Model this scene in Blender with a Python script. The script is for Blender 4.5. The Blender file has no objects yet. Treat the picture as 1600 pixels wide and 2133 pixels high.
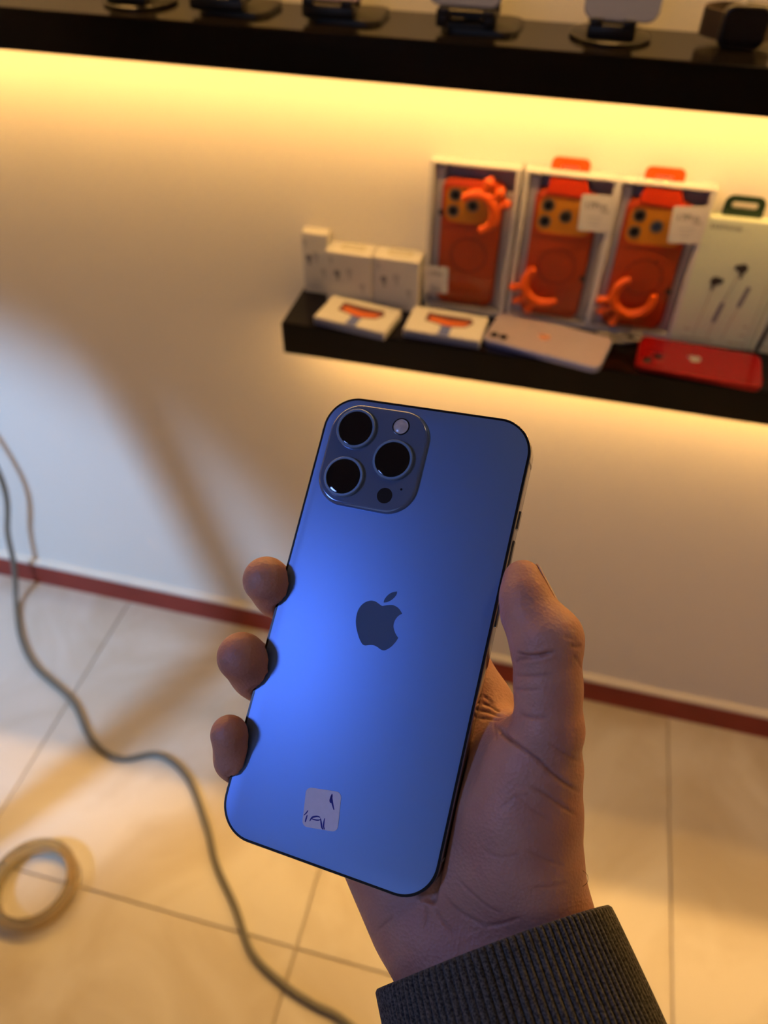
import bpy, bmesh, math, random
import numpy as np
from mathutils import Vector, Matrix
random.seed(7)
SC = bpy.context.scene
COL = SC.collection
PI = math.pi

# ------------------------------------------------------------------ camera, world, lights, exposure
CAM_Z = 1.3927
cam_d = bpy.data.cameras.new('camera'); cam = bpy.data.objects.new('camera', cam_d); COL.objects.link(cam)
cam_d.sensor_fit = 'HORIZONTAL'; cam_d.sensor_width = 36.0; cam_d.lens = 36.0
RX = Vector((0.97067, 0.24016, 0.01061)); DN = Vector((0.17717, -0.68458, -0.70707)); FW = Vector((-0.16263, 0.68821, -0.70707))
mw = Matrix.Identity(4)
for i in range(3):
    mw[i][0] = RX[i]; mw[i][1] = -DN[i]; mw[i][2] = -FW[i]
mw[2][3] = CAM_Z
cam.matrix_world = mw
cam_d.clip_start = 0.01
cam_d.dof.use_dof = True; cam_d.dof.focus_distance = 0.258; cam_d.dof.aperture_fstop = 12.5
SC.camera = cam

world = bpy.data.worlds.new('world'); SC.world = world; world.use_nodes = True
bg = world.node_tree.nodes['Background']; bg.inputs[0].default_value = (1.0, 0.80, 0.58, 1); bg.inputs[1].default_value = 0.02

def area_light(name, loc, target, power, color, sx, sy=None, spread=180):
    d = bpy.data.lights.new(name, 'AREA'); d.energy = power; d.color = color
    d.shape = 'RECTANGLE'; d.size = sx; d.size_y = sy or sx; d.spread = math.radians(spread)
    o = bpy.data.objects.new(name, d); COL.objects.link(o); o.location = loc
    o.rotation_euler = (Vector(target) - Vector(loc)).to_track_quat('-Z', 'Y').to_euler(); return o
def spot_light(name, loc, target, power, color, angle, blend, radius):
    d = bpy.data.lights.new(name, 'SPOT'); d.energy = power; d.color = color
    d.spot_size = math.radians(angle); d.spot_blend = blend; d.shadow_soft_size = radius
    o = bpy.data.objects.new(name, d); COL.objects.link(o); o.location = loc
    o.rotation_euler = (Vector(target) - Vector(loc)).to_track_quat('-Z', 'Y').to_euler(); return o
WARM = (1.0, 0.54, 0.145)
# cool display lamp up on the left, behind the photographer
area_light('cool_lamp', (-0.98, -0.52, 1.98), (-0.05, 0.12, 1.18), 0.40, (0.22, 0.37, 1.0), 0.20, None, 50)
# cool spot raking the left of the wall
spot_light('cool_spot', (-1.55, -0.60, 1.55), (-0.98, 0.94, -0.02), 150.0, (0.37, 0.62, 1.0), 39, 0.65, 0.045)
# daylight from the shop front behind the photographer
area_light('shop_front_daylight', (-0.5, -1.75, 1.5), (0.0, 0.9, 0.9), 3.6, (0.50, 0.64, 1.0), 1.3, 1.6)
# warm ceiling downlights
area_light('warm_downlight', (0.55, 0.62, 2.62), (0.35, 0.5, 0), 2.0, (1.0, 0.62, 0.25), 0.25)

vs = SC.view_settings
SC.display_settings.display_device = 'sRGB'
vs.view_transform = 'Standard'; vs.look = 'None'; vs.exposure = 0.0; vs.gamma = 1.0; vs.use_curve_mapping = False

# ------------------------------------------------------------------ materials
def lin(c):
    return tuple(((v/255)/12.92 if v/255 <= 0.04045 else ((v/255+0.055)/1.055)**2.4) for v in c)
def mat(name, base, rough=0.5, metal=0.0, noise=0.0, nscale=40.0, bump=0.0, bscale=200.0, emit=None, estr=0.0, trans=0.0, ior=1.45, coat=0.0, spec=0.5, alpha=1.0, sss=0.0, sheen=0.0):
    m = bpy.data.materials.new(name); m.use_nodes = True
    nt = m.node_tree; p = nt.nodes['Principled BSDF']
    p.inputs['Base Color'].default_value = (*base, 1); p.inputs['Roughness'].default_value = rough
    p.inputs['Metallic'].default_value = metal; p.inputs['IOR'].default_value = ior
    p.inputs['Transmission Weight'].default_value = trans; p.inputs['Coat Weight'].default_value = coat
    p.inputs['Specular IOR Level'].default_value = spec; p.inputs['Alpha'].default_value = alpha
    p.inputs['Sheen Weight'].default_value = sheen
    if sss:
        p.inputs['Subsurface Weight'].default_value = sss
        p.inputs['Subsurface Radius'].default_value = (1.0, 0.35, 0.2); p.inputs['Subsurface Scale'].default_value = 0.004
    if emit:
        p.inputs['Emission Color'].default_value = (*emit, 1); p.inputs['Emission Strength'].default_value = estr
    tc = nt.nodes.new('ShaderNodeTexCoord')
    if noise:
        n = nt.nodes.new('ShaderNodeTexNoise'); n.inputs['Scale'].default_value = nscale; n.inputs['Detail'].default_value = 5
        nt.links.new(tc.outputs['Object'], n.inputs['Vector'])
        mx = nt.nodes.new('ShaderNodeMix'); mx.data_type = 'RGBA'
        mx.inputs[6].default_value = (*[max(0, c*(1-noise)) for c in base], 1)
        mx.inputs[7].default_value = (*[min(1, c*(1+noise)) for c in base], 1)
        nt.links.new(n.outputs['Fac'], mx.inputs[0]); nt.links.new(mx.outputs[2], p.inputs['Base Color'])
    if bump:
        n = nt.nodes.new('ShaderNodeTexNoise'); n.inputs['Scale'].default_value = bscale; n.inputs['Detail'].default_value = 4
        nt.links.new(tc.outputs['Object'], n.inputs['Vector'])
        b = nt.nodes.new('ShaderNodeBump'); b.inputs['Strength'].default_value = bump; b.inputs['Distance'].default_value = 0.002
        nt.links.new(n.outputs['Fac'], b.inputs['Height']); nt.links.new(b.outputs['Normal'], p.inputs['Normal'])
    return m

M = {}
M['wall'] = mat('painted_plaster', (0.86, 0.82, 0.76), 0.75, noise=0.03, nscale=3, bump=0.15, bscale=18)
M['dim'] = mat('dark_grey_paint', (0.28, 0.26, 0.24), 0.8)
M['red_base'] = mat('red_brown_paint', (0.30, 0.035, 0.022), 0.55, noise=0.35, nscale=9, bump=0.2, bscale=40)
M['lip'] = mat('cream_caulk', (0.78, 0.74, 0.66), 0.6, noise=0.08, nscale=15)
M['grout'] = mat('grout', (0.52, 0.44, 0.33), 0.9, noise=0.15, nscale=30)
M['shelf'] = mat('black_brown_laminate', (0.0028, 0.0022, 0.0020), 0.15, noise=0.2, nscale=12, spec=0.30)
M['led'] = mat('led_strip', (1, 0.8, 0.4), 0.5, emit=WARM, estr=55.0)
M['led_top'] = mat('led_strip_top', (1, 0.8, 0.4), 0.5, emit=WARM, estr=200.0)
M['white_card'] = mat('white_card', (0.60, 0.59, 0.60), 0.5, noise=0.03, nscale=20)
M['cream_card'] = mat('pale_green_card', (0.62, 0.70, 0.55), 0.5, noise=0.03, nscale=20)
M['lavgrey'] = mat('lavender_grey_card', (0.33, 0.30, 0.36), 0.6, noise=0.06)
M['print_grey'] = mat('grey_print', (0.20, 0.20, 0.24), 0.6)
M['print_mid'] = mat('light_grey_print', (0.42, 0.42, 0.46), 0.6)
M['print_dark'] = mat('dark_print', (0.03, 0.028, 0.03), 0.5)
M['print_line'] = mat('tan_print', (0.45, 0.42, 0.32), 0.6)
M['slate'] = mat('slate_cool_tint', (0.20, 0.23, 0.34), 0.5)  # cool light as a colour, for the flat boxes' front edges
M['print_blue'] = mat('blue_print', (0.10, 0.14, 0.42), 0.5)
M['print_orange'] = mat('orange_print', (0.62, 0.13, 0.02), 0.5)
M['print_maroon'] = mat('maroon_print', (0.10, 0.03, 0.035), 0.5)
M['orange'] = mat('orange_silicone', (0.62, 0.068, 0.003), 0.45, noise=0.05)
M['orange_hi'] = mat('bright_orange_silicone', (0.72, 0.095, 0.003), 0.42)
M['orange_red'] = mat('red_orange_silicone', (0.95, 0.055, 0.003), 0.4)
M['orange_deep'] = mat('deep_orange_silicone', (0.36, 0.032, 0.002), 0.5)
M['plate'] = mat('amber_metal', (0.80, 0.32, 0.02), 0.4, metal=0.1)
M['lens_black'] = mat('black_lens', (0.006, 0.006, 0.008), 0.12)
M['lens_blue'] = mat('blue_lens', (0.03, 0.06, 0.16), 0.15)
M['lens_ring_small'] = mat('lens_rim_grey', (0.25, 0.22, 0.20), 0.3, metal=0.7)
def film_mat():
    m = bpy.data.materials.new('clear_film'); m.use_nodes = True; nt = m.node_tree
    for n in list(nt.nodes): nt.nodes.remove(n)
    o = nt.nodes.new('ShaderNodeOutputMaterial'); t = nt.nodes.new('ShaderNodeBsdfTransparent'); g = nt.nodes.new('ShaderNodeBsdfGlossy')
    t.inputs[0].default_value = (0.96, 0.95, 0.97, 1); g.inputs['Roughness'].default_value = 0.06
    f = nt.nodes.new('ShaderNodeFresnel'); f.inputs['IOR'].default_value = 1.45
    mx = nt.nodes.new('ShaderNodeMixShader'); nt.links.new(f.outputs[0], mx.inputs[0])
    nt.links.new(t.outputs[0], mx.inputs[1]); nt.links.new(g.outputs[0], mx.inputs[2]); nt.links.new(mx.outputs[0], o.inputs[0]); return m
M['film'] = film_mat()
M['green'] = mat('dark_green_plastic', (0.012, 0.035, 0.014), 0.4)
M['lavender'] = mat('lavender_glass', (0.36, 0.30, 0.37), 0.22, noise=0.03, coat=0.3)
M['lav_side'] = mat('blue_lavender_metal', (0.30, 0.34, 0.62), 0.35, metal=0.4)
M['redphone'] = mat('red_glass', (0.20, 0.003, 0.0025), 0.18, noise=0.05, coat=0.3)
M['redside'] = mat('red_metal', (0.35, 0.006, 0.006), 0.35, metal=0.4)
M['silver'] = mat('silver_logo', (0.8, 0.78, 0.76), 0.25, metal=0.8)
M['rose'] = mat('rose_logo', (0.75, 0.36, 0.25), 0.3, metal=0.4)
M['greycable'] = mat('grey_translucent_cable', (0.20, 0.19, 0.18), 0.35)
M['black'] = mat('black_plastic', (0.008, 0.007, 0.007), 0.35)
M['darkbrown'] = mat('dark_brown_strap', (0.035, 0.022, 0.014), 0.6)
M['pinkphone'] = mat('pink_phone_glass', (0.50, 0.38, 0.44), 0.3)
M['bluephone'] = mat('blue_grey_phone_glass', (0.20, 0.22, 0.36), 0.35)
M['darkphone'] = mat('black_phone_glass', (0.012, 0.012, 0.014), 0.2)
M['cable'] = mat('grey_cable', (0.16, 0.155, 0.13), 0.5)
M['tape'] = mat('amber_clear_tape', (0.93, 0.78, 0.50), 0.12, trans=0.93, ior=1.38)
M['tapecore'] = mat('tape_core', (0.82, 0.70, 0.40), 0.25, trans=0.85)
# the held phone
M['back'] = mat('frosted_blue_glass', (0.21, 0.36, 0.72), 0.47, metal=0.9)
M['logo'] = mat('polished_blue_logo', (0.12, 0.22, 0.46), 0.10, metal=0.45)
M['bump'] = mat('polished_blue_glass', (0.13, 0.20, 0.36), 0.14, metal=0.35, coat=0.4)
M['band'] = mat('dark_steel_frame', (0.30, 0.31, 0.36), 0.12, metal=1.0)
M['band_black'] = mat('black_bezel', (0.004, 0.004, 0.006), 0.25)
M['ring'] = mat('blue_steel_ring', (0.20, 0.30, 0.44), 0.38, metal=0.5)
M['glassblack'] = mat('lens_glass', (0.004, 0.004, 0.006), 0.05, coat=0.4)
M['lens_in'] = mat('lens_inner', (0.004, 0.005, 0.012), 0.2)
M['flash'] = mat('flash_diffuser', (0.55, 0.50, 0.48), 0.2, noise=0.35, nscale=600)
M['lidar'] = mat('brown_black_sensor', (0.010, 0.007, 0.006), 0.25)
M['sticker'] = mat('sticker_paper', (0.74, 0.74, 0.90), 0.6, noise=0.06, nscale=500)
M['ink'] = mat('blue_pen_ink', (0.012, 0.012, 0.28), 0.5)
M['ink_smear'] = mat('blue_ink_smear', (0.34, 0.34, 0.60), 0.6)
M['nail'] = mat('fingernail', (0.62, 0.40, 0.30), 0.3)
M['hair'] = mat('dark_hair', (0.02, 0.012, 0.008), 0.5)

def floor_mat():
    m = bpy.data.materials.new('cream_marble_tile'); m.use_nodes = True; nt = m.node_tree; p = nt.nodes['Principled BSDF']
    tc = nt.nodes.new('ShaderNodeTexCoord'); n = nt.nodes.new('ShaderNodeTexNoise'); n.inputs['Scale'].default_value = 3.2; n.inputs['Detail'].default_value = 7; n.inputs['Distortion'].default_value = 1.4
    oi = nt.nodes.new('ShaderNodeObjectInfo'); ad = nt.nodes.new('ShaderNodeVectorMath'); ad.operation = 'ADD'
    sc_ = nt.nodes.new('ShaderNodeMath'); sc_.operation = 'MULTIPLY'; sc_.inputs[1].default_value = 37.0
    nt.links.new(oi.outputs['Random'], sc_.inputs[0]); nt.links.new(tc.outputs['Object'], ad.inputs[0]); nt.links.new(sc_.outputs[0], ad.inputs[1])
    nt.links.new(ad.outputs[0], n.inputs['Vector'])
    cr = nt.nodes.new('ShaderNodeValToRGB'); cr.color_ramp.elements[0].position = 0.34; cr.color_ramp.elements[0].color = (0.52, 0.46, 0.36, 1)
    cr.color_ramp.elements[1].position = 0.62; cr.color_ramp.elements[1].color = (0.66, 0.63, 0.57, 1)
    nt.links.new(n.outputs['Fac'], cr.inputs[0]); nt.links.new(cr.outputs[0], p.inputs['Base Color'])
    p.inputs['Roughness'].default_value = 0.28; return m
M['tile'] = floor_mat()

def skin_mat():
    m = bpy.data.materials.new('skin'); m.use_nodes = True; nt = m.node_tree; p = nt.nodes['Principled BSDF']
    tc = nt.nodes.new('ShaderNodeTexCoord'); n = nt.nodes.new('ShaderNodeTexNoise'); n.inputs['Scale'].default_value = 55; n.inputs['Detail'].default_value = 6
    nt.links.new(tc.outputs['Object'], n.inputs['Vector'])
    cr = nt.nodes.new('ShaderNodeValToRGB'); cr.color_ramp.elements[0].position = 0.3; cr.color_ramp.elements[0].color = (0.43, 0.20, 0.145, 1)
    cr.color_ramp.elements[1].position = 0.72; cr.color_ramp.elements[1].color = (0.54, 0.285, 0.20, 1)
    nt.links.new(n.outputs['Fac'], cr.inputs[0])
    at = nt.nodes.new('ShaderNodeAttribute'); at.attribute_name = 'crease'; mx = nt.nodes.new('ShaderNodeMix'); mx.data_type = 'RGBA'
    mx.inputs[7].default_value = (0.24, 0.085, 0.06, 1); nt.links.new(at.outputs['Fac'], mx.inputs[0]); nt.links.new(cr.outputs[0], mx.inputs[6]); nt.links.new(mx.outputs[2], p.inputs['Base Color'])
    p.inputs['Roughness'].default_value = 0.52
    p.inputs['Subsurface Weight'].default_value = 0.25; p.inputs['Subsurface Radius'].default_value = (1.0, 0.35, 0.2); p.inputs['Subsurface Scale'].default_value = 0.003
    v = nt.nodes.new('ShaderNodeTexVoronoi'); v.inputs['Scale'].default_value = 900; nt.links.new(tc.outputs['Object'], v.inputs['Vector'])
    n2 = nt.nodes.new('ShaderNodeTexNoise'); n2.inputs['Scale'].default_value = 320; n2.inputs['Detail'].default_value = 3; nt.links.new(tc.outputs['Object'], n2.inputs['Vector'])
    a = nt.nodes.new('ShaderNodeMath'); a.operation = 'ADD'; nt.links.new(v.outputs['Distance'], a.inputs[0]); nt.links.new(n2.outputs['Fac'], a.inputs[1])
    b = nt.nodes.new('ShaderNodeBump'); b.inputs['Strength'].default_value = 0.35; b.inputs['Distance'].default_value = 0.0004
    nt.links.new(a.outputs[0], b.inputs['Height']); nt.links.new(b.outputs['Normal'], p.inputs['Normal']); return m
M['skin'] = skin_mat()
def knit_mat():
    m = bpy.data.materials.new('charcoal_rib_knit'); m.use_nodes = True; nt = m.node_tree; p = nt.nodes['Principled BSDF']
    tc = nt.nodes.new('ShaderNodeTexCoord'); n = nt.nodes.new('ShaderNodeTexNoise'); n.inputs['Scale'].default_value = 1500; n.inputs['Detail'].default_value = 3
    nt.links.new(tc.outputs['Object'], n.inputs['Vector'])
    cr = nt.nodes.new('ShaderNodeValToRGB'); cr.color_ramp.elements[0].position = 0.36; cr.color_ramp.elements[0].color = (0.014, 0.014, 0.014, 1)
    cr.color_ramp.elements[1].position = 0.66; cr.color_ramp.elements[1].color = (0.105, 0.10, 0.085, 1)
    nt.links.new(n.outputs['Fac'], cr.inputs[0]); nt.links.new(cr.outputs[0], p.inputs['Base Color'])
    p.inputs['Roughness'].default_value = 0.9; p.inputs['Sheen Weight'].default_value = 0.15
    b = nt.nodes.new('ShaderNodeBump'); b.inputs['Strength'].default_value = 0.5; b.inputs['Distance'].default_value = 0.0003
    nt.links.new(n.outputs['Fac'], b.inputs['Height']); nt.links.new(b.outputs['Normal'], p.inputs['Normal']); return m
M['knit'] = knit_mat()

# ------------------------------------------------------------------ builders
def link(name, bm, m, parent=None, smooth=False, loc=None, rot=None, **props):
    me = bpy.data.meshes.new(name); bm.normal_update(); bm.to_mesh(me); bm.free()
    me.materials.append(m)
    o = bpy.data.objects.new(name, me); COL.objects.link(o)
    if smooth:
        for p in me.polygons: p.use_smooth = True
        try: me.set_sharp_from_angle(angle=math.radians(38))
        except Exception: pass
    if parent is not None: o.parent = parent
    if loc is not None: o.location = loc
    if rot is not None: o.rotation_euler = rot
    for k, v in props.items():
        if v is not None: o[k] = v
    return o
def thing(name, label, cat, loc=(0, 0, 0), rot=(0, 0, 0), group=None):
    o = bpy.data.objects.new(name, None); COL.objects.link(o); o.location = loc; o.rotation_euler = rot
    o.empty_display_size = 0.02
    o['label'] = label; o['category'] = cat
    if group: o['group'] = group
    return o
def box(cx, cy, cz, sx, sy, sz, bev=0.0, seg=2):
    bm = bmesh.new(); bmesh.ops.create_cube(bm, size=1.0)
    for v in bm.verts: v.co = Vector((cx + v.co.x*sx, cy + v.co.y*sy, cz + v.co.z*sz))
    if bev: bmesh.ops.bevel(bm, geom=bm.edges[:], offset=bev, segments=seg, profile=0.5, affect='EDGES')
    return bm
def join(*bms):
    a = bms[0]
    for b in bms[1:]:
        me = bpy.data.meshes.new('tmp'); b.to_mesh(me); b.free(); a.from_mesh(me); bpy.data.meshes.remove(me)
    return a
def xf(bm, mtx): bmesh.ops.transform(bm, matrix=mtx, verts=bm.verts); return bm
def rrect(w, h, r, n=6, cx=0, cy=0):
    pts = []
    for sx, sy, a0 in ((1, 1, 0), (-1, 1, 90), (-1, -1, 180), (1, -1, 270)):
        for k in range(n+1):
            a = math.radians(a0 + 90*k/n); pts.append((cx + sx*(w/2-r) + r*math.cos(a), cy + sy*(h/2-r) + r*math.sin(a)))
    return pts
def circle(r, n=24, cx=0, cy=0): return [(cx + r*math.cos(2*PI*k/n), cy + r*math.sin(2*PI*k/n)) for k in range(n)]
def prism(pts, z0, z1, bev=0.0, seg=2, bot=False):
    """outline extruded along z; the top rim (and bottom if asked) is rounded by bev."""
    bm = bmesh.new()
    def inset(d):
        n = len(pts); out = []
        area = sum(pts[i][0]*pts[(i+1) % n][1] - pts[(i+1) % n][0]*pts[i][1] for i in range(n)); s = 1 if area > 0 else -1
        for i in range(n):
            p0, p1, p2 = Vector(pts[i-1]), Vector(pts[i]), Vector(pts[(i+1) % n])
            e1 = (p1-p0).normalized() if (p1-p0).length > 1e-12 else Vector((0, 0)); e2 = (p2-p1).normalized() if (p2-p1).length > 1e-12 else Vector((0, 0))
            nn = Vector((-(e1.y+e2.y), e1.x+e2.x))*s
            if nn.length > 1e-9:
                nn.normalize(); c = max(0.5, nn.dot(Vector((-e1.y, e1.x))*s)); out.append(p1 + nn*(d/c))
            else: out.append(p1)
        return out
    rings = []
    if bev:
        if bot:
            for k in range(seg+1):
                a = PI/2*k/seg; rings.append((bev*(1-math.sin(a)), z0 + bev*(1-math.cos(a))))
        else: rings.append((0, z0))
        for k in range(seg+1):
            a = PI/2*k/seg; rings.append((bev*(1-math.cos(a)), z1 - bev*(1-math.sin(a))))
    else: rings = [(0, z0), (0, z1)]
    vr = [[bm.verts.new((p[0], p[1], z)) for p in inset(d)] for d, z in rings]
    n = len(pts)
    for a, b in zip(vr, vr[1:]):
        for i in range(n): bm.faces.new((a[i], a[(i+1) % n], b[(i+1) % n], b[i]))
    bm.faces.new(vr[-1]); bm.faces.new(list(reversed(vr[0])))
    bmesh.ops.recalc_face_normals(bm, faces=bm.faces[:])
    return bm
def ringprism(outer, inner, z0, z1):
    """flat frame between two outlines with the same number of points."""
    bm = bmesh.new(); n = len(outer)
    L = [[bm.verts.new((p[0], p[1], z)) for p in ol] for ol in (outer, inner) for z in (z0, z1)]
    o0, o1, i0, i1 = L
    for i in range(n):
        j = (i+1) % n
        bm.faces.new((o0[i], o0[j], o1[j], o1[i])); bm.faces.new((i0[j], i0[i], i1[i], i1[j]))
        bm.faces.new((o1[i], o1[j], i1[j], i1[i])); bm.faces.new((o0[j], o0[i], i0[i], i0[j]))
    bmesh.ops.recalc_face_normals(bm, faces=bm.faces[:]); return bm
def catmull(pts, n=8, closed=False):
    P = [Vector(p) for p in pts]; out = []; N = len(P)
    rng = range(N) if closed else range(N-1)
    for i in rng:
        if closed: p0, p1, p2, p3 = P[i-1], P[i], P[(i+1) % N], P[(i+2) % N]
        else: p0, p1, p2, p3 = P[max(i-1, 0)], P[i], P[i+1], P[min(i+2, N-1)]
        for k in range(n):
            t = k/n; out.append(0.5*((2*p1) + (p2-p0)*t + (2*p0-5*p1+4*p2-p3)*t*t + (3*p1-p0-3*p2+p3)*t**3))
    if not closed: out.append(P[-1])
    return out
def tube(pts, r, seg=10, closed=False, cap=True):
    P = [Vector(p) for p in pts]; N = len(P); R = r if isinstance(r, (list, tuple)) else [r]*N
    bm = bmesh.new(); rings = []; up = None
    for i in range(N):
        t = (P[(i+1) % N]-P[i-1]) if (closed or 0 < i < N-1) else (P[1]-P[0] if i == 0 else P[-1]-P[-2])
        t.normalize()
        if up is None: up = t.orthogonal().normalized()
        up = (up - t*up.dot(t)); up = up.normalized() if up.length > 1e-6 else t.orthogonal().normalized()
        s = t.cross(up)
        rings.append([bm.verts.new(P[i] + (up*math.cos(2*PI*k/seg) + s*math.sin(2*PI*k/seg))*R[i]) for k in range(seg)])
    for i in range(N if closed else N-1):
        a, b = rings[i], rings[(i+1) % N]
        for k in range(seg): bm.faces.new((a[k], a[(k+1) % seg], b[(k+1) % seg], b[k]))
    if cap and not closed:
        bm.faces.new(list(reversed(rings[0]))); bm.faces.new(rings[-1])
    bmesh.ops.recalc_face_normals(bm, faces=bm.faces[:]); return bm
def lathe(prof, seg=40):
    bm = bmesh.new(); rings = []
    for r, z in prof:
        rings.append([bm.verts.new((r*math.cos(2*PI*k/seg), r*math.sin(2*PI*k/seg), z)) for k in range(seg)] if r > 1e-7 else [bm.verts.new((0, 0, z))])
    for a, b in zip(rings, rings[1:]):
        for k in range(seg):
            j = (k+1) % seg
            if len(a) == 1 and len(b) == 1: continue
            if len(a) == 1: bm.faces.new((a[0], b[j], b[k]))
            elif len(b) == 1: bm.faces.new((a[k], a[j], b[0]))
            else: bm.faces.new((a[k], a[j], b[j], b[k]))
    bmesh.ops.recalc_face_normals(bm, faces=bm.faces[:]); return bm
def text_bm(body, size, depth=0.0001):
    cu = bpy.data.curves.new('txt', 'FONT'); cu.body = body; cu.size = size; cu.extrude = depth; cu.align_x = 'CENTER'; cu.align_y = 'CENTER'; cu.resolution_u = 3
    o = bpy.data.objects.new('txt', cu); COL.objects.link(o); dg = bpy.context.evaluated_depsgraph_get()
    me = bpy.data.meshes.new_from_object(o.evaluated_get(dg)); bm = bmesh.new(); bm.from_mesh(me)
    bpy.data.objects.remove(o); bpy.data.curves.remove(cu); bpy.data.meshes.remove(me); return bm
FRONT = Matrix(((1, 0, 0, 0), (0, 0, -1, 0), (0, 1, 0, 0), (0, 0, 0, 1)))   # (x, y, z) -> (x, -z, y): outline stands up, faces -y
def front(bm, x=0, y=0, z=0): return xf(bm, Matrix.Translation((x, y, z)) @ FRONT)
def copy_tree(o, parent=None):
    c = o.copy(); COL.objects.link(c)
    if parent is not None: c.parent = parent
    for ch in list(o.children): copy_tree(ch, c)
    return c
LOGO = [(-0.1, 7.45), (0.49, 7.49), (1.58, 7.92), (3.44, 8.46), (5.07, 8.31), (6.42, 7.67), (7.82, 6.38), (6.63, 5.26), (5.87, 3.58), (5.81, 1.69), (6.53, 0.17), (7.4, -0.94), (8.46, -1.86), (7.98, -3.23), (7.18, -4.72), (6.3, -5.86), (5.17, -6.84), (4.27, -7.18), (3.25, -7.05), (1.92, -6.53), (0.66, -6.3), (-0.5, -6.45), (-1.6, -6.81), (-2.54, -7.07), (-3.64, -6.72), (-5.06, -5.17), (-6.44, -3.03), (-7.48, -0.8), (-7.98, 1.38), (-8.02, 3.67), (-7.48, 5.52), (-6.45, 7.0), (-5.08, 7.97), (-3.97, 8.37), (-2.54, 8.34), (-1.21, 7.87)]
LEAF = [(0.4, 8.65), (0.44, 9.67), (1.13, 11.25), (2.39, 12.58), (4.18, 13.39), (4.3, 12.52), (3.82, 11.27), (2.85, 10.01), (1.51, 8.99)]
def smooth_outline(pts, corners, n=4):
    """closed Catmull-Rom through pts, kept sharp at the corner indices."""
    N = len(pts); cs = sorted(corners); out = []
    for a, b in zip(cs, cs[1:] + [cs[0] + N]):
        out += [tuple(p.xy) for p in catmull([(*pts[i % N], 0) for i in range(a, b+1)], n)[:-1]]
    return out
def logo_bm(s, z0, z1):
    k = 0.001*s
    a = prism([(x*k, y*k) for x, y in smooth_outline(LOGO, [6, 12])], z0, z1)
    b = prism([(x*k, y*k) for x, y in smooth_outline(LEAF, [0, 4])], z0, z1)
    return join(a, b)

# ------------------------------------------------------------------ room shell
WY = 0.9373; XL, XR, YB, ZC = -2.3, 2.1, -1.9, 2.7
FLOOR = link('floor', box((XL+XR)/2, (WY+YB)/2, -0.056, XR-XL+0.2, WY-YB+0.2, 0.10), M['grout'], kind='structure')
TS = 0.597; jx, jy = -0.2172, 0.341
tile_me = None
for i in range(-4, 5):
    for j in range(-4, 2):
        x0, x1 = max(jx + i*TS, XL), min(jx + (i+1)*TS, XR); y0, y1 = max(jy + (j-1)*TS, YB), min(jy + j*TS, WY)
        if x1-x0 < 0.004 or y1-y0 < 0.004: continue
        g = 0.0011; dz = random.uniform(-0.0003, 0.0003)
        link('tile', box((x0+x1)/2, (y0+y1)/2, -0.004+dz/2, x1-x0-2*g, y1-y0-2*g, 0.008+dz, 0.0012, 1), M['tile'], FLOOR)
link('wall_back', box((XL+XR)/2, WY+0.05, ZC/2, XR-XL+0.2, 0.10, ZC), M['wall'], kind='structure')
link('wall_left', box(XL-0.05, (WY+YB)/2, ZC/2, 0.10, WY-YB, ZC), M['wall'], kind='structure')
link('wall_right', box(XR+0.05, (WY+YB)/2, ZC/2, 0.10, WY-YB, ZC), M['wall'], kind='structure')
link('wall_front', box((XL+XR)/2, YB-0.05, ZC/2, XR-XL+0.2, 0.10, ZC), M['dim'], kind='structure')
link('ceiling', box((XL+XR)/2, (WY+YB)/2, ZC+0.05, XR-XL+0.2, WY-YB+0.2, 0.10), M['dim'], kind='structure')
def wavy_strip(z0, z1, d, amp, seedv):
    rnd = random.Random(seedv); bm = bmesh.new(); N = 110; rows = []
    for i in range(N+1):
        x = XL + (XR-XL)*i/N; za = z1 + rnd.uniform(-amp, amp); yf = WY - d
        rows.append([bm.verts.new(p) for p in ((x, WY, z0), (x, yf, z0), (x, yf, za-d*0.35), (x, yf+d*0.4, za), (x, WY, za))])
    for a, b in zip(rows, rows[1:]):
        for k in range(5): bm.faces.new((a[k], b[k], b[(k+1) % 5], a[(k+1) % 5]))
    bm.faces.new(rows[0]); bm.faces.new(rows[-1]); bmesh.ops.recalc_face_normals(bm, faces=bm.faces[:]); return bm
link('baseboard_back', wavy_strip(0.0, 0.069, 0.010, 0.0016, 3), M['red_base'], kind='structure')
link('trim_1', wavy_strip(0.0685, 0.0785, 0.012, 0.0012, 5), M['lip'], kind='structure')

# ------------------------------------------------------------------ shelves
def shelf(label, x0, x1, top, th, led_x0=None, led_y=0.048, lm='led'):
    t = thing('wall_shelf', label, 'shelf', ((x0+x1)/2, 0.83, top-th), group='black floating shelves')
    w = x1-x0
    link('board', box(0, 0.0535, th/2, w, 0.107, th, 0.0012, 1), M['shelf'], t)
    a = (led_x0 if led_x0 is not None else x0 + 0.01) - (x0+x1)/2; b = w/2-0.01
    ch = link('led_channel', box((a+b)/2, led_y, -0.0018, b-a, 0.014, 0.0036, 0.0006, 1), M['silver'], t)
    link('led_strip', box((a+b)/2, led_y, -0.0042, b-a, 0.010, 0.0014), M[lm], t, label='glowing warm strip')
    return t
Z1, Z2 = 1.1913, 0.8549
shelf('long black upper wall shelf holding phones on stands, warm strip below', -1.6, 1.5, Z1, 0.0413)
shelf('black lower wall shelf holding boxed orange cases and flat phones', -0.339, 1.5, Z2, 0.0465)
shelf('black top wall shelf above the frame, over the phones on stands', -1.6, 1.5, 1.555, 0.0413, None, 0.072, 'led_top')

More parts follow.
